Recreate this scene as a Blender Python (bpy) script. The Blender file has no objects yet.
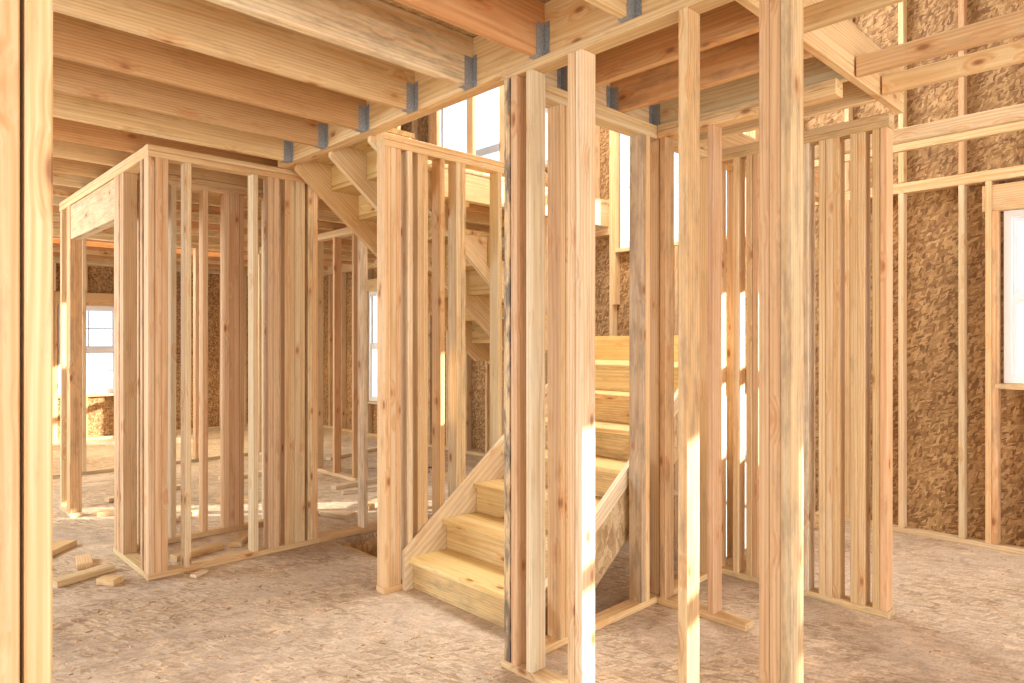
import bpy, math, random
from mathutils import Vector
random.seed(11)
S=bpy.context.scene
try:
    S.view_settings.view_transform='Standard'
except Exception as e: print(e)

# ---------------------------------------------------------------- materials
def newmat(n):
    m=bpy.data.materials.new(n); m.use_nodes=True
    nt=m.node_tree; nt.nodes.clear()
    o=nt.nodes.new('ShaderNodeOutputMaterial'); b=nt.nodes.new('ShaderNodeBsdfPrincipled')
    nt.links.new(b.outputs[0],o.inputs[0]); return m,nt,b
def N(nt,t,**k):
    n=nt.nodes.new(t)
    for a,v in k.items(): setattr(n,a,v)
    return n
def mathn(nt,op,a,b=None,clamp=False):
    n=nt.nodes.new('ShaderNodeMath'); n.operation=op; n.use_clamp=clamp
    for i,v in enumerate((a,b)):
        if v is None: continue
        if isinstance(v,(int,float)): n.inputs[i].default_value=v
        else: nt.links.new(v,n.inputs[i])
    return n.outputs[0]
def vscale(nt,v,s):
    n=nt.nodes.new('ShaderNodeVectorMath'); n.operation='MULTIPLY'
    nt.links.new(v,n.inputs[0]); n.inputs[1].default_value=s; return n.outputs[0]
def mixc(nt,mode,f,a,b):
    n=nt.nodes.new('ShaderNodeMix'); n.data_type='RGBA'; n.blend_type=mode
    for sock,v in ((n.inputs[0],f),(n.inputs[6],a),(n.inputs[7],b)):
        if isinstance(v,(int,float)): sock.default_value=v
        elif isinstance(v,tuple): sock.default_value=v if len(v)==4 else v+(1,)
        else: nt.links.new(v,sock)
    return n.outputs[2]
def ramp(nt,f,pts):
    n=nt.nodes.new('ShaderNodeValToRGB'); e=n.color_ramp.elements
    while len(e)<len(pts): e.new(0.5)
    for i,(p,c) in enumerate(pts):
        e[i].position=p; e[i].color=(c if isinstance(c,tuple) else (c,c,c))+(1,)
    nt.links.new(f,n.inputs[0]); return n.outputs[0]

def lumber_mat():
    m,nt,b=newmat('lumber')
    at=N(nt,'ShaderNodeAttribute',attribute_name='bc').outputs['Vector']
    ta=N(nt,'ShaderNodeAttribute',attribute_name='tint'); tc=ta.outputs['Color']
    v=N(nt,'ShaderNodeTexVoronoi'); v.inputs['Scale'].default_value=1
    nt.links.new(vscale(nt,at,(4.5,10,10)),v.inputs['Vector'])
    sep=N(nt,'ShaderNodeSeparateColor'); nt.links.new(v.outputs['Color'],sep.inputs[0])
    on=mathn(nt,'GREATER_THAN',sep.outputs[0],.50)
    k=mathn(nt,'MULTIPLY',ramp(nt,v.outputs['Distance'],[(0,1.),(.08,.9),(.125,.4),(.17,0.)]),on)
    halo=mathn(nt,'MULTIPLY',ramp(nt,v.outputs['Distance'],[(.08,1.),(.42,0.)]),on)
    bend=nt.nodes.new('ShaderNodeCombineXYZ'); nt.links.new(mathn(nt,'MULTIPLY',halo,.02),bend.inputs[1]); nt.links.new(mathn(nt,'MULTIPLY',halo,.02),bend.inputs[2])
    av=nt.nodes.new('ShaderNodeVectorMath'); av.operation='ADD'; nt.links.new(at,av.inputs[0]); nt.links.new(bend.outputs[0],av.inputs[1]); ab=av.outputs[0]
    w=N(nt,'ShaderNodeTexWave',wave_type='RINGS',rings_direction='X')
    w.inputs['Scale'].default_value=22; w.inputs['Distortion'].default_value=9; w.inputs['Detail'].default_value=2
    w.inputs['Detail Scale'].default_value=.35
    nt.links.new(vscale(nt,ab,(.10,1,1)),w.inputs['Vector'])
    n=N(nt,'ShaderNodeTexNoise'); n.inputs['Scale'].default_value=1; n.inputs['Detail'].default_value=5
    nt.links.new(vscale(nt,ab,(2.5,150,150)),n.inputs['Vector'])
    n2=N(nt,'ShaderNodeTexNoise'); n2.inputs['Scale'].default_value=1; n2.inputs['Detail'].default_value=3
    nt.links.new(vscale(nt,at,(1.3,12,12)),n2.inputs['Vector'])
    g=mathn(nt,'MULTIPLY',ramp(nt,w.outputs['Fac'],[(0.3,0.),(1,1.)]),.52)
    c=mixc(nt,'MULTIPLY',g,tc,(.84,.62,.38))
    c=mixc(nt,'MULTIPLY',mathn(nt,'MULTIPLY',ramp(nt,n.outputs['Fac'],[(.42,0.),(.72,1.)]),.55),c,(.76,.62,.48))
    c=mixc(nt,'MULTIPLY',mathn(nt,'MULTIPLY',ramp(nt,n2.outputs['Fac'],[(.48,0.),(.75,1.)]),.55),c,(.82,.64,.45))
    c=mixc(nt,'MULTIPLY',mathn(nt,'MULTIPLY',halo,.5),c,(.85,.54,.30))
    c=mixc(nt,'MIX',mathn(nt,'MULTIPLY',k,.85),c,(.24,.09,.03))
    d=N(nt,'ShaderNodeTexNoise'); d.inputs['Scale'].default_value=1; d.inputs['Detail'].default_value=7; d.inputs['Roughness'].default_value=.7
    nt.links.new(vscale(nt,at,(5,26,26)),d.inputs['Vector'])
    dm=ramp(nt,d.outputs['Fac'],[(.44,0.),(.58,1.)])
    amt=mathn(nt,'SUBTRACT',1.0,ta.outputs['Alpha'])
    c=mixc(nt,'MIX',mathn(nt,'MULTIPLY',dm,amt),c,(.12,.10,.085))
    dg=mathn(nt,'MULTIPLY',ramp(nt,d.outputs['Fac'],[(.54,0.),(.70,1.)]),.42)
    c=mixc(nt,'MULTIPLY',dg,c,(.50,.47,.45))
    nt.links.new(c,b.inputs['Base Color']); b.inputs['Roughness'].default_value=.6
    bp=N(nt,'ShaderNodeBump'); bp.inputs['Strength'].default_value=.15; bp.inputs['Distance'].default_value=.002
    nt.links.new(n.outputs['Fac'],bp.inputs['Height']); nt.links.new(bp.outputs[0],b.inputs['Normal'])
    return m

def osb_mat(name,cols,sA,sB,dust=0.0,dustcol=(.5,.45,.4),rough=.75,warp=.02):
    m,nt,b=newmat(name)
    co=N(nt,'ShaderNodeTexCoord').outputs['Object']
    nz=N(nt,'ShaderNodeTexNoise'); nz.inputs['Scale'].default_value=14; nz.inputs['Detail'].default_value=3
    nt.links.new(co,nz.inputs['Vector'])
    add=nt.nodes.new('ShaderNodeVectorMath'); add.operation='MULTIPLY_ADD'
    nt.links.new(nz.outputs['Color'],add.inputs[0]); add.inputs[1].default_value=(warp,)*3; nt.links.new(co,add.inputs[2])
    outs=[]
    for i,s in enumerate((sA,sB)):
        rot=N(nt,'ShaderNodeMapping'); rot.inputs['Rotation'].default_value=(.35*(1-2*i),.0,.35*(1-2*i))
        nt.links.new(add.outputs[0],rot.inputs['Vector'])
        v=N(nt,'ShaderNodeTexVoronoi'); v.inputs['Scale'].default_value=1
        nt.links.new(vscale(nt,rot.outputs[0],s),v.inputs['Vector'])
        sp=N(nt,'ShaderNodeSeparateColor'); nt.links.new(v.outputs['Color'],sp.inputs[0])
        outs.append((sp.outputs[0],sp.outputs[1]))
    sel=mathn(nt,'GREATER_THAN',outs[1][1],.5)
    mx=nt.nodes.new('ShaderNodeMix'); nt.links.new(sel,mx.inputs[0]); nt.links.new(outs[0][0],mx.inputs[2]); nt.links.new(outs[1][0],mx.inputs[3])
    k=len(cols)-1
    c=ramp(nt,mx.outputs[0],[(i/k,cc) for i,cc in enumerate(cols)])
    fine=N(nt,'ShaderNodeTexNoise'); fine.inputs['Scale'].default_value=90; fine.inputs['Detail'].default_value=3
    nt.links.new(co,fine.inputs['Vector'])
    c=mixc(nt,'MULTIPLY',.4,c,ramp(nt,fine.outputs['Fac'],[(.35,.55),(.6,1.1)]))
    big=N(nt,'ShaderNodeTexNoise'); big.inputs['Scale'].default_value=1.3; big.inputs['Detail'].default_value=6
    nt.links.new(co,big.inputs['Vector'])
    c=mixc(nt,'MULTIPLY',.6,c,ramp(nt,big.outputs['Fac'],[(.3,.62),(.7,1.1)]))
    if dust>0:
        d=N(nt,'ShaderNodeTexNoise'); d.inputs['Scale'].default_value=1.5; d.inputs['Detail'].default_value=10; d.inputs['Roughness'].default_value=.68; d.inputs['Distortion'].default_value=.5
        nt.links.new(co,d.inputs['Vector'])
        f=mathn(nt,'MULTIPLY',ramp(nt,d.outputs['Fac'],[(.42,.35),(.58,1.)]),dust)
        c=mixc(nt,'MIX',f,c,dustcol)
        sp=N(nt,'ShaderNodeTexNoise'); sp.inputs['Scale'].default_value=70; sp.inputs['Detail'].default_value=5
        nt.links.new(co,sp.inputs['Vector'])
        c=mixc(nt,'MULTIPLY',.35,c,ramp(nt,sp.outputs['Fac'],[(.32,.35),(.46,1.),(.68,1.15)]))
        for sc,lo,hi,dk,am in ((.8,.38,.50,(.66,.61,.58),.75),(3.2,.32,.44,(.62,.56,.52),.55),(5.5,.54,.66,(1.35,1.3,1.2),.65),(14,.32,.42,(.58,.50,.44),.5)):
            st=N(nt,'ShaderNodeTexNoise'); st.inputs['Scale'].default_value=sc; st.inputs['Detail'].default_value=9; st.inputs['Roughness'].default_value=.66; st.inputs['Distortion'].default_value=.8
            nt.links.new(co,st.inputs['Vector'])
            one=(1.,1.,1.)
            pts=[(lo,dk),(hi,one)] if dk[0]<1 else [(lo,one),(hi,dk)]
            c=mixc(nt,'MULTIPLY',am,c,ramp(nt,st.outputs['Fac'],pts))
    nt.links.new(c,b.inputs['Base Color']); b.inputs['Roughness'].default_value=rough
    bp=N(nt,'ShaderNodeBump'); bp.inputs['Strength'].default_value=.25; bp.inputs['Distance'].default_value=.003
    nt.links.new(mx.outputs[0],bp.inputs['Height']); nt.links.new(bp.outputs[0],b.inputs['Normal'])
    return m
def plain(name,col,rough=.5,metal=0,noise=.15):
    m,nt,b=newmat(name)
    n=N(nt,'ShaderNodeTexNoise'); n.inputs['Scale'].default_value=20; n.inputs['Detail'].default_value=3
    c=mixc(nt,'MULTIPLY',noise,col,ramp(nt,n.outputs['Fac'],[(.3,.4),(.7,1.)]))
    nt.links.new(c,b.inputs['Base Color']); b.inputs['Roughness'].default_value=rough; b.inputs['Metallic'].default_value=metal
    return m
M_L=lumber_mat()
M_OSBW=osb_mat('osb_sheathing',[(.20,.095,.034),(.34,.185,.07),(.46,.27,.11),(.62,.40,.19)],(20,20,74),(62,62,25))
M_OSBC=osb_mat('osb_deck',[(.42,.26,.12),(.55,.36,.18),(.66,.45,.24),(.74,.55,.32)],(13,50,13),(50,13,13))
M_FLOOR=osb_mat('osb_floor_dusty',[(.36,.23,.12),(.56,.40,.24),(.70,.54,.36),(.84,.70,.52)],(15,64,15),(64,15,15),dust=.64,dustcol=(.70,.58,.46))
M_WHITE=plain('vinyl_white',(.85,.88,.92),.35,0,.03)
M_STEEL=plain('galvanized_steel',(.42,.45,.48),.5,.35,.8)
M_GROUND=plain('dirt_ground',(.62,.58,.52),.9)
m,nt,b=newmat('window_glass'); nt.nodes.remove(b)
g=N(nt,'ShaderNodeBsdfGlossy'); g.inputs['Roughness'].default_value=.02
t=N(nt,'ShaderNodeBsdfTransparent'); t.inputs[0].default_value=(.95,.98,1,1)
mx=N(nt,'ShaderNodeMixShader'); mx.inputs[0].default_value=.06
nt.links.new(t.outputs[0],mx.inputs[1]); nt.links.new(g.outputs[0],mx.inputs[2])
nt.links.new(mx.outputs[0],[n for n in nt.nodes if n.type=='OUTPUT_MATERIAL'][0].inputs[0]); M_GLASS=m

# ---------------------------------------------------------------- geometry helpers
PAL={'pine':[(.80,.61,.35),(.79,.58,.32),(.81,.65,.41),(.78,.56,.30)],
     'stud':[(.80,.61,.36),(.81,.66,.43),(.78,.58,.34),(.75,.50,.28),(.80,.61,.37),(.78,.57,.32)],
     'fir':[(.67,.39,.18),(.63,.35,.155),(.72,.47,.24)],
     'pinkfir':[(.76,.54,.33),(.73,.49,.29)],
     'joist':[(.80,.61,.37),(.69,.42,.20),(.79,.58,.32),(.82,.67,.43)],
     'tread':[(.86,.66,.31),(.84,.63,.29)],
     'pale':[(.83,.70,.49),(.84,.73,.53)],
     'old':[(.68,.53,.36),(.64,.49,.32)],'bark':[(.76,.57,.34)]}
class Acc:
    def __init__(s): s.v=[];s.f=[];s.c=[];s.t=[]
    def board(s,a,b,w,t,wd,kind='stud',jit=0.002):
        a=Vector(a);b=Vector(b);L=(b-a);l=L.length;ld=L/l
        wd=Vector(wd);wd=(wd-ld*wd.dot(ld)).normalized();td=ld.cross(wd)
        j=wd*random.uniform(-jit,jit)+td*random.uniform(-jit,jit); 
        ch=min(.003,w*.2,t*.2);hw=w/2;ht=t/2
        sec=[(-hw+ch,-ht),(hw-ch,-ht),(hw,-ht+ch),(hw,ht-ch),(hw-ch,ht),(-hw+ch,ht),(-hw,ht-ch),(-hw,-ht+ch)]
        ox=random.uniform(0,50); aa=random.uniform(0,6.28); rr=random.uniform(.05,.14); oy,oz=rr*math.cos(aa),rr*math.sin(aa)
        col=random.choice(PAL[kind]); br=random.uniform(.84,1.06)
        al={'bark':.12,'old':.66}.get(kind, 1.0 if random.random()>.15 else .76)
        col=tuple(min(.95,x*br*random.uniform(.98,1.02)) for x in col)+(al,)
        n=len(s.v)
        for q,(p,e) in enumerate(((a,0),(b,l))):
            for (x,y) in sec:
                s.v.append(tuple(p+wd*x+td*y+(j if q else Vector((0,0,0))))); s.c.append((ox+e,oy+x,oz+y)); s.t.append(col)
        for i in range(8):
            k=(i+1)%8; s.f.append((n+i,n+k,n+8+k,n+8+i))
        s.f.append(tuple(n+7-i for i in range(8))); s.f.append(tuple(n+8+i for i in range(8)))
    def box(s,x0,x1,y0,y1,z0,z1,kind='stud',jit=0.0):
        d=(x1-x0,y1-y0,z1-z0); cx,cy,cz=(x0+x1)/2,(y0+y1)/2,(z0+z1)/2
        ax=d.index(max(d))
        if ax==0: s.board((x0,cy,cz),(x1,cy,cz),d[1],d[2],(0,1,0),kind,jit)
        elif ax==1: s.board((cx,y0,cz),(cx,y1,cz),d[0],d[2],(1,0,0),kind,jit)
        else: s.board((cx,cy,z0),(cx,cy,z1),d[0],d[1],(1,0,0),kind,jit)
    def stud(s,x,y,z0,z1,along='x',n=1,kind='stud'):
        for i in range(n):
            o=(i-(n-1)/2)*.0385; e=random.uniform(-.004,.004) if n>1 else 0
            if along=='x': s.box(x+o-.019,x+o+.019,y+e-.0445,y+e+.0445,z0,z1,kind,.0025)
            else: s.box(x+e-.0445,x+e+.0445,y+o-.019,y+o+.019,z0,z1,kind,.0025)
    def prism(s,poly,y0,y1,kind='pine',slope=.76):
        n=len(s.v);k=len(poly);ox,oy=random.uniform(0,50),random.uniform(-.1,.1)
        col=random.choice(PAL[kind])+(1.0,); an=math.atan(slope)
        for y in (y0,y1):
            for (x,z) in poly:
                s.v.append((x,y,z)); s.c.append((ox+x*math.cos(an)+z*math.sin(an),oy-x*math.sin(an)+z*math.cos(an),y)); s.t.append(col)
        for i in range(k):
            j=(i+1)%k; s.f.append((n+i,n+j,n+k+j,n+k+i))
        s.f.append(tuple(n+k-1-i for i in range(k))); s.f.append(tuple(n+k+i for i in range(k)))
    def obj(s,name,mat=None,parent=None,loc=None):
        me=bpy.data.meshes.new(name); me.from_pydata(s.v,[],s.f); me.update()
        a=me.attributes.new('bc','FLOAT_VECTOR','POINT'); a.data.foreach_set('vector',[q for c in s.c for q in c])
        a=me.attributes.new('tint','FLOAT_COLOR','POINT'); a.data.foreach_set('color',[q for c in s.t for q in c])
        import bmesh
        bm=bmesh.new(); bm.from_mesh(me); bmesh.ops.recalc_face_normals(bm,faces=bm.faces); bm.to_mesh(me); bm.free()
        o=bpy.data.objects.new(name,me); S.collection.objects.link(o); me.materials.append(mat or M_L)
        if parent: o.parent=parent
        return o
def empty(name):
    e=bpy.data.objects.new(name,None); S.collection.objects.link(e); return e
def panel(name,plane,c0,c1,a0,a1,b0,b1,holes,mat,parent=None):
    A=sorted(set([a0,a1]+[min(max(h[i],a0),a1) for h in holes for i in (0,1)]))
    B=sorted(set([b0,b1]+[min(max(h[i],b0),b1) for h in holes for i in (2,3)]))
    acc=Acc()
    def bx(x0,x1,y0,y1,z0,z1):
        n=len(acc.v)
        for x in (x0,x1):
            for y in (y0,y1):
                for z in (z0,z1): acc.v.append((x,y,z)); acc.c.append((x,y,z)); acc.t.append((.5,.5,.5,1))
        for f in ((0,1,3,2),(4,6,7,5),(0,4,5,1),(2,3,7,6),(0,2,6,4),(1,5,7,3)): acc.f.append(tuple(n+i for i in f))
    for i in range(len(A)-1):
        for j in range(len(B)-1):
            ca,cb=(A[i]+A[i+1])/2,(B[j]+B[j+1])/2
            if any(h[0]<ca<h[1] and h[2]<cb<h[3] for h in holes): continue
            if plane=='x': bx(c0,c1,A[i],A[i+1],B[j],B[j+1])
            elif plane=='y': bx(A[i],A[i+1],c0,c1,B[j],B[j+1])
            else: bx(A[i],A[i+1],B[j],B[j+1],c0,c1)
    return acc.obj(name,mat,parent)

# ---------------------------------------------------------------- floors / decks
XE=6.0
HOLES_F=[(2.6,5.9,3.53,4.6),(4.2,5.9,2.36,3.54)]
panel('floor','z',-.03,0,-4,XE,-4,12,HOLES_F,M_FLOOR)
panel('floor_lower','z',-1.40,-1.36,2.3,XE,2.2,4.8,[],M_FLOOR)
sh=empty('stairwell_lining')
panel('side_north','y',4.6,4.62,2.6,5.9,-1.36,-.03,[],M_OSBC,sh)
panel('side_south','y',2.34,2.36,4.2,5.9,-1.36,-.03,[],M_OSBC,sh)
panel('side_mid','y',3.51,3.53,2.6,4.2,-1.36,-.03,[],M_OSBC,sh)
panel('side_west','x',2.58,2.6,3.53,4.6,-1.36,-.03,[],M_OSBC,sh)
panel('side_west_b','x',4.18,4.2,2.36,3.53,-1.36,-.03,[],M_OSBC,sh)
panel('ceiling','z',2.985,3.005,-4,XE,-4,12,[(2.28,XE,2.4,4.6),(2.28,XE,-4,1.2),(4.12,XE,1.1,2.5)],M_OSBC)
panel('ceiling_roof','z',5.5,5.52,-4.3,XE+.4,-4.3,12.4,[],M_OSBC)
panel('ground','z',-1.7,-1.6,-40,45,-40,50,[],M_GROUND)

# ---------------------------------------------------------------- exterior walls
WE=[(0.15,1.08,1.2,2.44),(3.05,4.5,2.5,3.9),(2.75,3.6,-.75,1.6),(8.5,9.5,.55,2.3),(6.3,7.7,3.12,4.9),(-2.2,-1.0,.9,2.3),(2.75,3.5,4.25,5.0),(4.9,5.9,3.6,5.0)]
WN=[(2.2,3.0,.7,2.05),(-1.5,-.3,.7,2.0)]
def window(name,plane,c,a0,a1,z0,z1,grid=False):
    e=empty(name); fr=Acc()
    def bx(p0,p1,q0,q1,d0,d1):
        if plane=='x': fr.box(c+d0,c+d1,p0,p1,q0,q1)
        else: fr.box(p0,p1,c+d0,c+d1,q0,q1)
    t=.05
    bx(a0,a0+t,z0,z1,-.03,.06);bx(a1-t,a1,z0,z1,-.03,.06)
    bx(a0+t,a1-t,z0,z0+t,-.03,.06);bx(a0+t,a1-t,z1-t,z1,-.03,.06)
    zm=(z0+z1)/2; bx(a0+t,a1-t,zm-.025,zm+.025,-.015,.04)
    for q0,q1,dd in ((z0+t,zm-.025,-.012),(zm+.025,z1-t,.01)):
        bx(a0+t,a0+t+.03,q0,q1,dd,dd+.025);bx(a1-t-.03,a1-t,q0,q1,dd,dd+.025)
        bx(a0+t+.03,a1-t-.03,q0,q0+.03,dd,dd+.025);bx(a0+t+.03,a1-t-.03,q1-.03,q1,dd,dd+.025)
        if grid:
            am=(a0+a1)/2; bx(am-.009,am+.009,q0+.03,q1-.03,dd+.006,dd+.02)
            qm=(q0+q1)/2; bx(a0+t+.03,a1-t-.03,qm-.009,qm+.009,dd+.006,dd+.02)
    fr.obj('frame',M_WHITE,e)
    panel('glass',plane,c+.012,c+.016,a0+t,a1-t,z0+t,z1-t,[],M_GLASS,e)
for i,h in enumerate(WE): window('window_%d'%(i+1),'x',XE,*h)
for i,h in enumerate(WN): window('window_%d'%(i+9),'y',12.0,*h,grid=True)
def extwall(name,plane,c,a0,a1,wins,mat,sgn=-1,sheath=True,tall=None):
    e=empty(name)
    if sheath: panel('sheathing',plane,c,c+.012,a0,a1,-1.6,5.5,wins,mat,e)
    ac=Acc(); i0,i1=(c-.09,c-.001) if sgn<0 else (c+.001,c+.09)
    def bx(p0,p1,z0,z1,kind='stud',d=0):
        if p1-p0<.01 or z1-z0<.01: return
        if plane=='x': ac.box(i0+d,i1,p0,p1,z0,z1,kind,.001)
        else: ac.box(p0,p1,i0+d,i1,z0,z1,kind,.001)
    a=a0+.05
    while a<a1:
        iscol= tall and tall[0]<a<tall[1]
        segs=[(-1.3,5.3)] if iscol else [(.04,2.66),(3.045,5.3)]
        if tall and a<tall[0]: segs=[(.04,2.66),(2.745,5.3)]
        for (s0,s1) in segs:
            cur=[(s0,s1)]
            for w in wins:
                if w[0]-.08<a<w[1]+.08:
                    nxt=[]
                    for (u,v) in cur:
                        if v<=w[2]-.04 or u>=w[3]+.04: nxt.append((u,v)); continue
                        if w[2]-.045-u>.05: nxt.append((u,w[2]-.045))
                        if v-(w[3]+.2)>.05: nxt.append((w[3]+.2,v))
                    cur=nxt
            for (u,v) in cur: bx(a-.019,a+.019,u,v)
        a+=.406
    for w in wins:
        bx(w[0]-.12,w[1]+.12,w[3]+.002,w[3]+.19,'pine',.01)
        bx(w[0]-.04,w[1]+.04,w[2]-.04,w[2]-.002)
        for q in (w[0]-.06,w[1]+.022,):
            zl=max(.04,w[2]-1.2) if w[2]>0 and w[2]<2.4 else (w[2]-.6 if w[2]<3 else 3.045)
            if w[2]<=0: zl=-1.3
            bx(q,q+.038,zl,w[3])
        for q in (w[0]-.10,w[1]+.062):
            zl=.04 if 0<w[2]<2.4 else (3.045 if w[2]>3 else -1.3)
            bx(q,q+.038,zl,2.66 if w[3]<2.7 else 5.3)
    def plate(z0,z1,lo=a0,hi=a1,rim=False):
        if tall:
            if not rim: bx(lo,tall[0],z0,z1,'pine')
            bx(tall[1],hi,z0,z1,'pine')
        else: bx(lo,hi,z0,z1,'pine')
    plate(.0,.038);plate(2.66,2.70);plate(2.70,2.74);plate(2.741,2.98,rim=True);plate(3.005,3.043,rim=True)
    bx(a0,a1,5.3,5.38,'pine')
    ac.obj('framing',M_L,e); return e
extwall('wall_east','x',XE,-4,12,WE,M_OSBW,tall=(2.4,4.6))
extwall('wall_north','y',12.0,-4,XE,WN,M_OSBW)
extwall('wall_west','x',-4.0,-4,12,[],M_OSBW,sgn=1,sheath=False)
extwall('wall_south','y',-4.0,-4,XE,[],M_OSBW,sgn=1,sheath=False)

# ---------------------------------------------------------------- joists, beams
J=Acc(); ys=[]
y=2.55
while y>-3.9: ys.append(y); y-=.48
y=3.03
while y<11.9: ys.append(y); y+=.48
ys.sort(); kk=0
pal=['pine','fir','pale','pine','joist','fir']
for y in ys:
    kk+=1
    x1=2.178 if y<4.55 else 5.9
    J.box(-3.9,x1,y-.019,y+.019,2.742,2.984,pal[kk%6] if y<5 else ('fir' if kk%2 else 'pine'),.001)
J.obj('ceiling_joists')
B=Acc()
for i in range(2): B.box(2.18+i*.046,2.225+i*.046,-3.9,4.66,2.742,2.984,'pine')
B.obj('stairwell_beam')
B=Acc()
for i in range(2): B.box(2.275,5.905,4.605+i*.04,4.643+i*.04,2.742,2.984,'pine')
B.obj('stairwell_header')
B=Acc()
for i in range(2): B.box(2.275,5.905 if i else 4.1,2.315+i*.04,2.353+i*.04,2.742,2.984,'pine')
B.obj('stairwell_header')
B=Acc()
for x in (2.6,3.0,3.4,3.8): B.box(x-.019,x+.019,1.23,2.312,2.742,2.984,'joist')
B.box(2.275,4.11,1.19,1.228,2.742,2.984,'pine')
B.obj('closet_joists')
B=Acc()
for x,y1 in ((2.75,1.18),(3.4,1.18),(3.75,1.18),(4.73,2.3)):
    B.box(x-.019,x+.019,-3.9,y1,2.745,2.835,'pine',.003)
B.box(5.55,5.588,-3.9,2.3,2.90,2.99,'pine')
B.obj('ceiling_ties')
B=Acc()
x=2.4
while x<6: B.box(x-.019,x+.019,-3.9,11.9,5.30,5.495,'fir'); x+=.5
B.obj('roof_rafters')

# hangers
h=Acc()
def hb(*a): h.box(*a)
hb(-.055,0,-.023,-.0205,-.004,.14);hb(-.055,0,.0205,.023,-.004,.14);hb(-.055,0,-.023,.023,-.0045,-.002)
hb(-.0035,-.001,-.05,-.023,-.004,.15);hb(-.0035,-.001,.023,.05,-.004,.15)
for sgn in (-1,1):
    for z in (.03,.06,.09,.13): h.box(-.008,-.0035,sgn*.036-.005,sgn*.036+.005,z-.005,z+.005)
ho=h.obj('joist_hanger',M_STEEL); first=True
for y in ys:
    if 4.55<y or y<-1: continue
    o=ho if first else bpy.data.objects.new('joist_hanger',ho.data)
    if not first: S.collection.objects.link(o)
    first=False; o.location=(2.179,y,2.742)
for x in (2.6,3.0,3.4,3.8):
    o=bpy.data.objects.new('joist_hanger',ho.data); S.collection.objects.link(o); o.location=(x,2.314,2.742); o.rotation_euler=(0,0,math.pi/2)

# ---------------------------------------------------------------- stud walls
def plates_x(a,x0,x1,y,ztop=2.74):
    a.box(x0,x1,y-.0445,y+.0445,.001,.038,'pine')
    a.box(x0,x1,y-.0445,y+.0445,ztop-.078,ztop-.04,'pine'); a.box(x0,x1,y-.0445,y+.0445,ztop-.039,ztop-.001,'pine')
def plates_y(a,x,y0,y1,ztop=2.74,yb=None,single=False):
    a.box(x-.0445,x+.0445,y0 if yb is None else yb,y1,.001,.038,'pine')
    if not single: a.box(x-.0445,x+.0445,y0,y1,ztop-.078,ztop-.04,'pine')
    a.box(x-.0445,x+.0445,y0,y1,ztop-.039,ztop-.001,'pine')
ZB,ZT=.039,2.661
a=Acc(); plates_x(a,1.33,2.50,4.70); a.box(2.50,3.2,4.655,4.745,.001,.038,'pine')
a.stud(1.39,4.70,ZB,ZT,'x',3,'pinkfir')
for x,n in ((1.57,1),(2.02,1)): a.stud(x,4.70,ZB,ZT,'x',n)
a.stud(2.15,4.70,ZB,ZT,'x',2,'pinkfir')
a.stud(2.31,4.70,ZB,ZT,'x',4); a.stud(2.45,4.70,ZB,ZT,'x',2) 
a.obj('stud_wall')
# passage side: header tight under the top plates, opening to the far room (no sill across it)
a=Acc()
a.box(1.3305,1.4195,4.75,5.45,.001,.038,'pine'); a.box(1.3305,1.4195,6.77,7.2,.001,.038,'pine')
a.box(1.3305,1.4195,4.75,7.2,2.662,2.70,'pine'); a.box(1.3305,1.4195,4.75,7.2,2.701,2.739,'pine')
a.stud(1.375,4.80,ZB,ZT,'y',1)
for y,n,k in ((5.32,5,'pinkfir'),(6.85,3,'fir'),(7.15,1,'stud')): a.stud(1.375,y,ZB,ZT,'y',n,k)
a.box(1.335,1.372,5.43,6.78,2.37,2.655,'joist');a.box(1.377,1.414,5.43,6.78,2.37,2.655,'pine')
a.obj('stud_wall')
a=Acc(); plates_x(a,1.43,2.9,5.45)
for x,n,k in ((1.5,1,'stud'),(1.72,1,'stud'),(1.95,1,'stud'),(2.17,4,'pinkfir'),(2.45,1,'stud'),(2.8,2,'fir')): a.stud(x,5.45,ZB,ZT,'x',n,k)
a.obj('stud_wall')
a=Acc(); plates_y(a,2.45,4.76,5.39)
for y in (4.95,5.3): a.stud(2.45,y,ZB,ZT,'y',1)
a.obj('stud_wall')
a=Acc()
for x in (2.9,3.15): a.stud(x,4.70,ZB,2.74-.01,'x',1,'pale')
for x in (4.6,5.0,5.4): a.stud(x,4.70,.0,2.74,'x')
a.obj('stud_wall')
a=Acc(); plates_x(a,2.265,4.12,3.475)
for x,n,k in ((2.325,3,'stud'),(2.45,1,'pale'),(2.55,2,'stud'),(2.70,1,'fir'),(2.85,2,'stud'),(3.2,1,'pine'),(3.6,1,'stud'),(4.05,2,'stud')): a.stud(x,3.475,ZB,ZT,'x',n,k)
a.obj('stud_wall')
ZT2=2.700
a=Acc(); plates_y(a,2.195,-.6,2.30,single=True)
a.stud(2.195,2.262,ZB,ZT2,'y',1,'bark')
a.stud(2.195,2.215,ZB,ZT2,'y',1,'pinkfir'); a.stud(2.195,2.12,ZB,ZT2,'y',1,'pale')
a.stud(2.195,1.875,ZB,ZT2,'y',1,'stud');a.stud(2.195,1.835,ZB,ZT2,'y',1,'pale'); a.stud(2.195,1.345,ZB,ZT2,'y',1,'pine')
a.stud(2.195,1.0,ZB,ZT2,'y',3,'stud')
a.stud(2.195,-.4,ZB,ZT2,'y',2)
a.obj('stud_wall')
a=Acc(); plates_x(a,2.245,4.02,2.285)
for x,n,k in ((2.30,1,'fir'),(2.53,2,'stud'),(3.19,1,'old'),(3.23,1,'pine'),(3.36,1,'stud'),(3.44,2,'pine'),(3.9,1,'stud')): a.stud(x,2.285,ZB,ZT,'x',n,k)
a.obj('stud_wall')
a=Acc(); plates_y(a,3.36,1.25,2.235,yb=1.7)
a.stud(3.36,1.9,ZB,ZT,'y',1,'pinkfir'); a.stud(3.36,2.2,ZB,ZT,'y')
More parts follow.
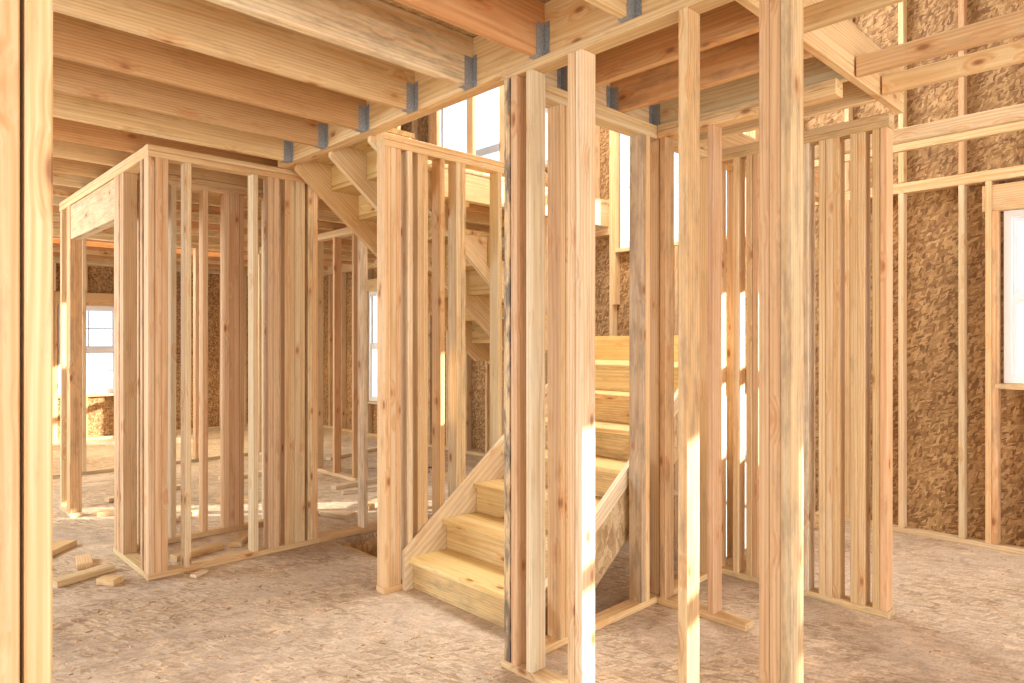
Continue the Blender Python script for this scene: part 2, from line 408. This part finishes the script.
a.obj('stud_wall')
a=Acc(); plates_y(a,4.07,1.24,2.30)
for y,n,k in ((1.285,2,'stud'),(1.40,2,'stud'),(1.555,3,'pine'),(1.69,1,'pale'),(1.85,1,'stud'),(2.02,2,'stud'),(2.13,1,'stud'),(2.26,1,'stud')): a.stud(4.07,y,ZB,ZT,'y',n,k)
a.obj('stud_wall')
a=Acc(); plates_x(a,4.12,5.9,2.285)
for x,n in ((4.3,1),(4.7,1),(5.1,1),(5.5,2)): a.stud(x,2.285,ZB,ZT,'x',n)
a.obj('stud_wall')
a=Acc(); plates_x(a,-1.6,.236,1.36)
a.stud(.2145,1.36,ZB,ZT,'x',1,'stud'); a.stud(.171,1.36,ZB,ZT,'x',1,'pine')
for x in (-.3,-.7,-1.1,-1.5): a.stud(x,1.36,ZB,ZT,'x')
a.obj('stud_wall')
a=Acc(); plates_x(a,.2,4.2,8.9)
x=.25
while x<4.2: 
    if not (2.2<x<3.0): a.stud(x,8.9,ZB,ZT,'x')
    x+=.406
a.obj('stud_wall')
a=Acc(); plates_y(a,3.9,6.4,8.8)
y=6.45
while y<8.8: a.stud(3.9,y,ZB,ZT,'y'); y+=.406
a.obj('stud_wall')
a=Acc(); a.box(2.28,5.9,4.655,4.745,3.007,3.045,'pine')
x=2.4
while x<5.9: a.stud(x,4.7,3.046,5.29,'x'); x+=.406
a.obj('stud_wall_upper')
a=Acc(); a.box(2.28,4.1,2.24,2.33,3.007,3.045,'pine')
x=2.4
while x<4.1: a.stud(x,2.285,3.046,5.29,'x'); x+=.406
a.obj('stud_wall_upper')

# ---------------------------------------------------------------- stairs
def flight(par,name,x0,z0,d,n,rise,run,y0,y1,sy,nose=.03):
    tr=Acc();th=.03
    for i in range(n):
        x=x0+d*i*run; za=z0+i*rise; zb=za+rise
        xa,xb=sorted((x,x+d*.018)); 
        tr.box(xa,xb,y0+.002,y1-.002,za+.001,zb-th,'tread')
        if i<n-1:
            xa,xb=sorted((x-d*nose,x+d*(run+.016)))
            tr.box(xa,xb,y0+.001,y1-.001,zb-th,zb,'tread')
    tr.obj(name+'_treads',M_L,par)
    st=Acc()
    for yy in sy:
        p=[(x0+d*.02,z0)]
        for i in range(n):
            x=x0+d*(i*run+.02)
            p.append((x,z0+i*rise+ (rise-th-.001)))
            if i<n-1: p.append((x0+d*((i+1)*run+.02),z0+(i+1)*rise-th-.001))
        xe=x0+d*((n-1)*run+.06); ze=z0+n*rise
        p.append((xe,ze-th-.001)); p.append((xe,z0+(n-1)*rise-.14+.04*rise/run))
        p.append((x0+d*(.14*run/rise+.02),z0))
        st.prism(p,yy-.019,yy+.019,'pine',slope=d*rise/run)
    st.obj(name+'_stringers',M_L,par)
def skirt(par,name,x0,z0,d,n,rise,run,y0,y1,up=.10,dn=.12):
    a=Acc(); s=rise/run; L=(n-1)*run
    p=[(x0-d*.06,z0),(x0-d*.06,z0+rise+up-.06*s),(x0+d*L,z0+n*rise+up),(x0+d*L,z0+(n-1)*rise-dn),(x0+d*(dn/s),z0)]
    a.prism(p,y0,y1,'pale',slope=d*s); a.obj(name,M_L,par)
stair=empty('staircase')
flight(stair,'lower_flight',2.45,0.0,1,7,.19,.254,2.385,3.40,(2.41,2.9,3.375))
skirt(stair,'skirt_left',2.45,0.0,1,7,.19,.254,3.402,3.428,up=.09)
x0,ri,ru,nn=2.45,.19,.254,7; s_=ri/ru; L_=(nn-1)*ru
a=Acc(); a.prism([(x0-.06,ri-.07-.06*s_),(x0-.06,ri+.03-.06*s_),(x0+L_,nn*ri+.03),(x0+L_,nn*ri-.07)],2.350,2.384,'pale',slope=s_); a.obj('skirt_right',M_L,stair)
a=Acc(); a.prism([(x0,.001),(x0,ri-.072),(x0+L_,nn*ri-.072),(x0+L_,(nn-1)*ri-.20),(x0+.20/s_,.001)],2.368,2.384,'pale',slope=s_); a.obj('side_panel_right',M_OSBC,stair)
a=Acc()
x=3.99
while x<5.0: a.box(x,x+.036,2.39,3.42,1.10,1.299,'pine'); x+=.3
a.box(4.12,4.156,3.53,4.55,1.10,1.299,'pine');a.box(4.5,4.536,3.53,4.55,1.10,1.299,'pine');a.box(5.0,5.036,2.39,4.55,1.10,1.299,'pine')
a.box(3.974,5.06,2.36,3.525,1.30,1.33,'tread'); a.box(4.10,5.06,3.526,4.56,1.30,1.33,'tread')
a.box(5.04,5.06,2.36,4.56,1.33,1.55,'tread')
for (x,y) in ((5.0,2.43),(5.0,4.5),(4.3,4.5),(4.3,2.43)): a.box(x-.04,x+.04,y-.04,y+.04,-1.36,1.10,'stud')
a.obj('landing',M_L,stair)
flight(stair,'upper_flight',4.12,1.33,-1,9,(3.005-1.33)/9,.226,3.545,4.56,(3.575,4.05,4.53))
bs=empty('basement_staircase')
flight(bs,'flight',4.2,-1.36,-1,7,1.36/7,.254,3.56,4.59,(3.6,4.07,4.55))

# ---------------------------------------------------------------- scraps & debris
def scrap(name,x,y,l,w,t,ang,kind='pine',z=0.0):
    a=Acc(); dx,dy=math.cos(ang)*l/2,math.sin(ang)*l/2
    a.board((x-dx,y-dy,z+t/2+.001),(x+dx,y+dy,z+t/2+.001),w,t,(-dy,dx,0),kind,0); a.obj(name)
for q in ((1.05,5.0,.35,.09,.038,.3),(1.12,5.3,.22,.09,.038,1.4),(1.0,5.75,.4,.14,.038,.8),(1.15,4.78,.12,.09,.038,2.2),
          (3.0,5.25,.28,.14,.038,1.9,'pale'),(3.9,5.9,.9,.09,.038,-.2,'pale'),(4.2,6.3,1.4,.09,.038,.1,'pale'),(4.5,7.0,.9,.14,.038,-.5,'pale'),
          (3.3,6.6,.7,.09,.038,.9),(2.1,7.3,.8,.09,.038,.2),(2.2,7.8,.5,.14,.038,1.2),(1.75,5.0,.35,.09,.038,.2),(2.1,5.1,.3,.09,.038,.9,'stud'),
          (.9,6.3,1.1,.09,.038,1.3,'pale'),(.7,7.3,.8,.09,.038,.4,'pale'),(5.0,5.6,.9,.09,.038,.9,'pale'),(4.9,8.0,1.2,.09,.038,.3,'pale'),(.85,5.35,.14,.09,.038,.1,'pine'),(1.6,4.55,.10,.05,.02,.5,'pale'),
          (2.0,6.1,.5,.09,.038,.6,'pale'),(2.6,6.4,.35,.14,.038,2.4),(1.8,6.6,.6,.09,.038,2.8),(3.3,7.5,.9,.14,.038,.1,'pale'),(3.4,5.35,.3,.09,.038,.5),(4.8,6.2,.4,.14,.038,1.2)):
    scrap('lumber_offcut',*q)
for (xa,xb,ya,yb,cnt) in ((.45,2.10,1.5,4.45,600),(2.35,3.95,-.4,1.15,160),(4.2,5.85,-.6,2.15,180)):
    ch=Acc()
    for i in range(cnt):
        x=random.uniform(xa,xb);y=random.uniform(ya,yb)
        l=random.uniform(.008,.035);an=random.uniform(0,6.3);dx,dy=math.cos(an)*l/2,math.sin(an)*l/2
        ch.board((x-dx,y-dy,.003),(x+dx,y+dy,.003),random.uniform(.004,.012),.003,(-dy,dx,0),random.choice(['pale','pine','old']),0)
    ch.obj('wood_chips')

# ---------------------------------------------------------------- light
w=bpy.data.worlds.new('sky'); S.world=w; w.use_nodes=True
bg=w.node_tree.nodes['Background']; bg.inputs[0].default_value=(.76,.88,1,1); bg.inputs[1].default_value=2.3
sl=bpy.data.lights.new('sun','SUN'); sl.energy=18; sl.angle=.01; sl.color=(1,.91,.75)
so=bpy.data.objects.new('sun',sl); S.collection.objects.link(so)
so.rotation_euler=Vector((3.55,-2.85,1.0)).to_track_quat('Z','Y').to_euler()
def area(name,loc,tgt,sx,sy,e,col=(1,.975,.93)):
    l=bpy.data.lights.new(name,'AREA'); l.shape='RECTANGLE'; l.size=sx;l.size_y=sy;l.energy=e;l.color=col
    o=bpy.data.objects.new(name,l);S.collection.objects.link(o);o.location=loc
    o.rotation_euler=(Vector(loc)-Vector(tgt)).to_track_quat('Z','Y').to_euler()
area('fill_west',(-3.7,1.5,1.6),(3,2.5,1.4),5,2.4,85)  # added fill lamp inside the open west framing, standing in for daylight
area('fill_south',(1.5,-3.7,1.6),(2.5,3,1.6),5,2.4,200)  # added fill from behind the camera, supplements daylight through the south studs
area('fill_stairwell',(4.2,3.4,5.2),(4.0,3.4,0),2.2,1.6,270)  # added fill shining down the stairwell, not a fixture
area('fill_far_room',(2.5,10.5,2.5),(2.5,8.5,0),3,2,150,(1,.80,.5))  # added warm fill over the far room, no real lamp there
area('fill_mid_room',(-1.5,7.0,2.0),(3.2,5.2,1.2),2.5,1.5,150,(.84,.93,1))  # added cool fill aimed across the room toward the stairs

# ---------------------------------------------------------------- camera
cam=bpy.data.cameras.new('camera'); co=bpy.data.objects.new('camera',cam); S.collection.objects.link(co); S.camera=co
cam.sensor_width=36; cam.lens=683/1024*36; cam.clip_start=.05
co.location=(0,0,1.5); co.rotation_euler=(math.radians(90),0,math.radians(46-90))
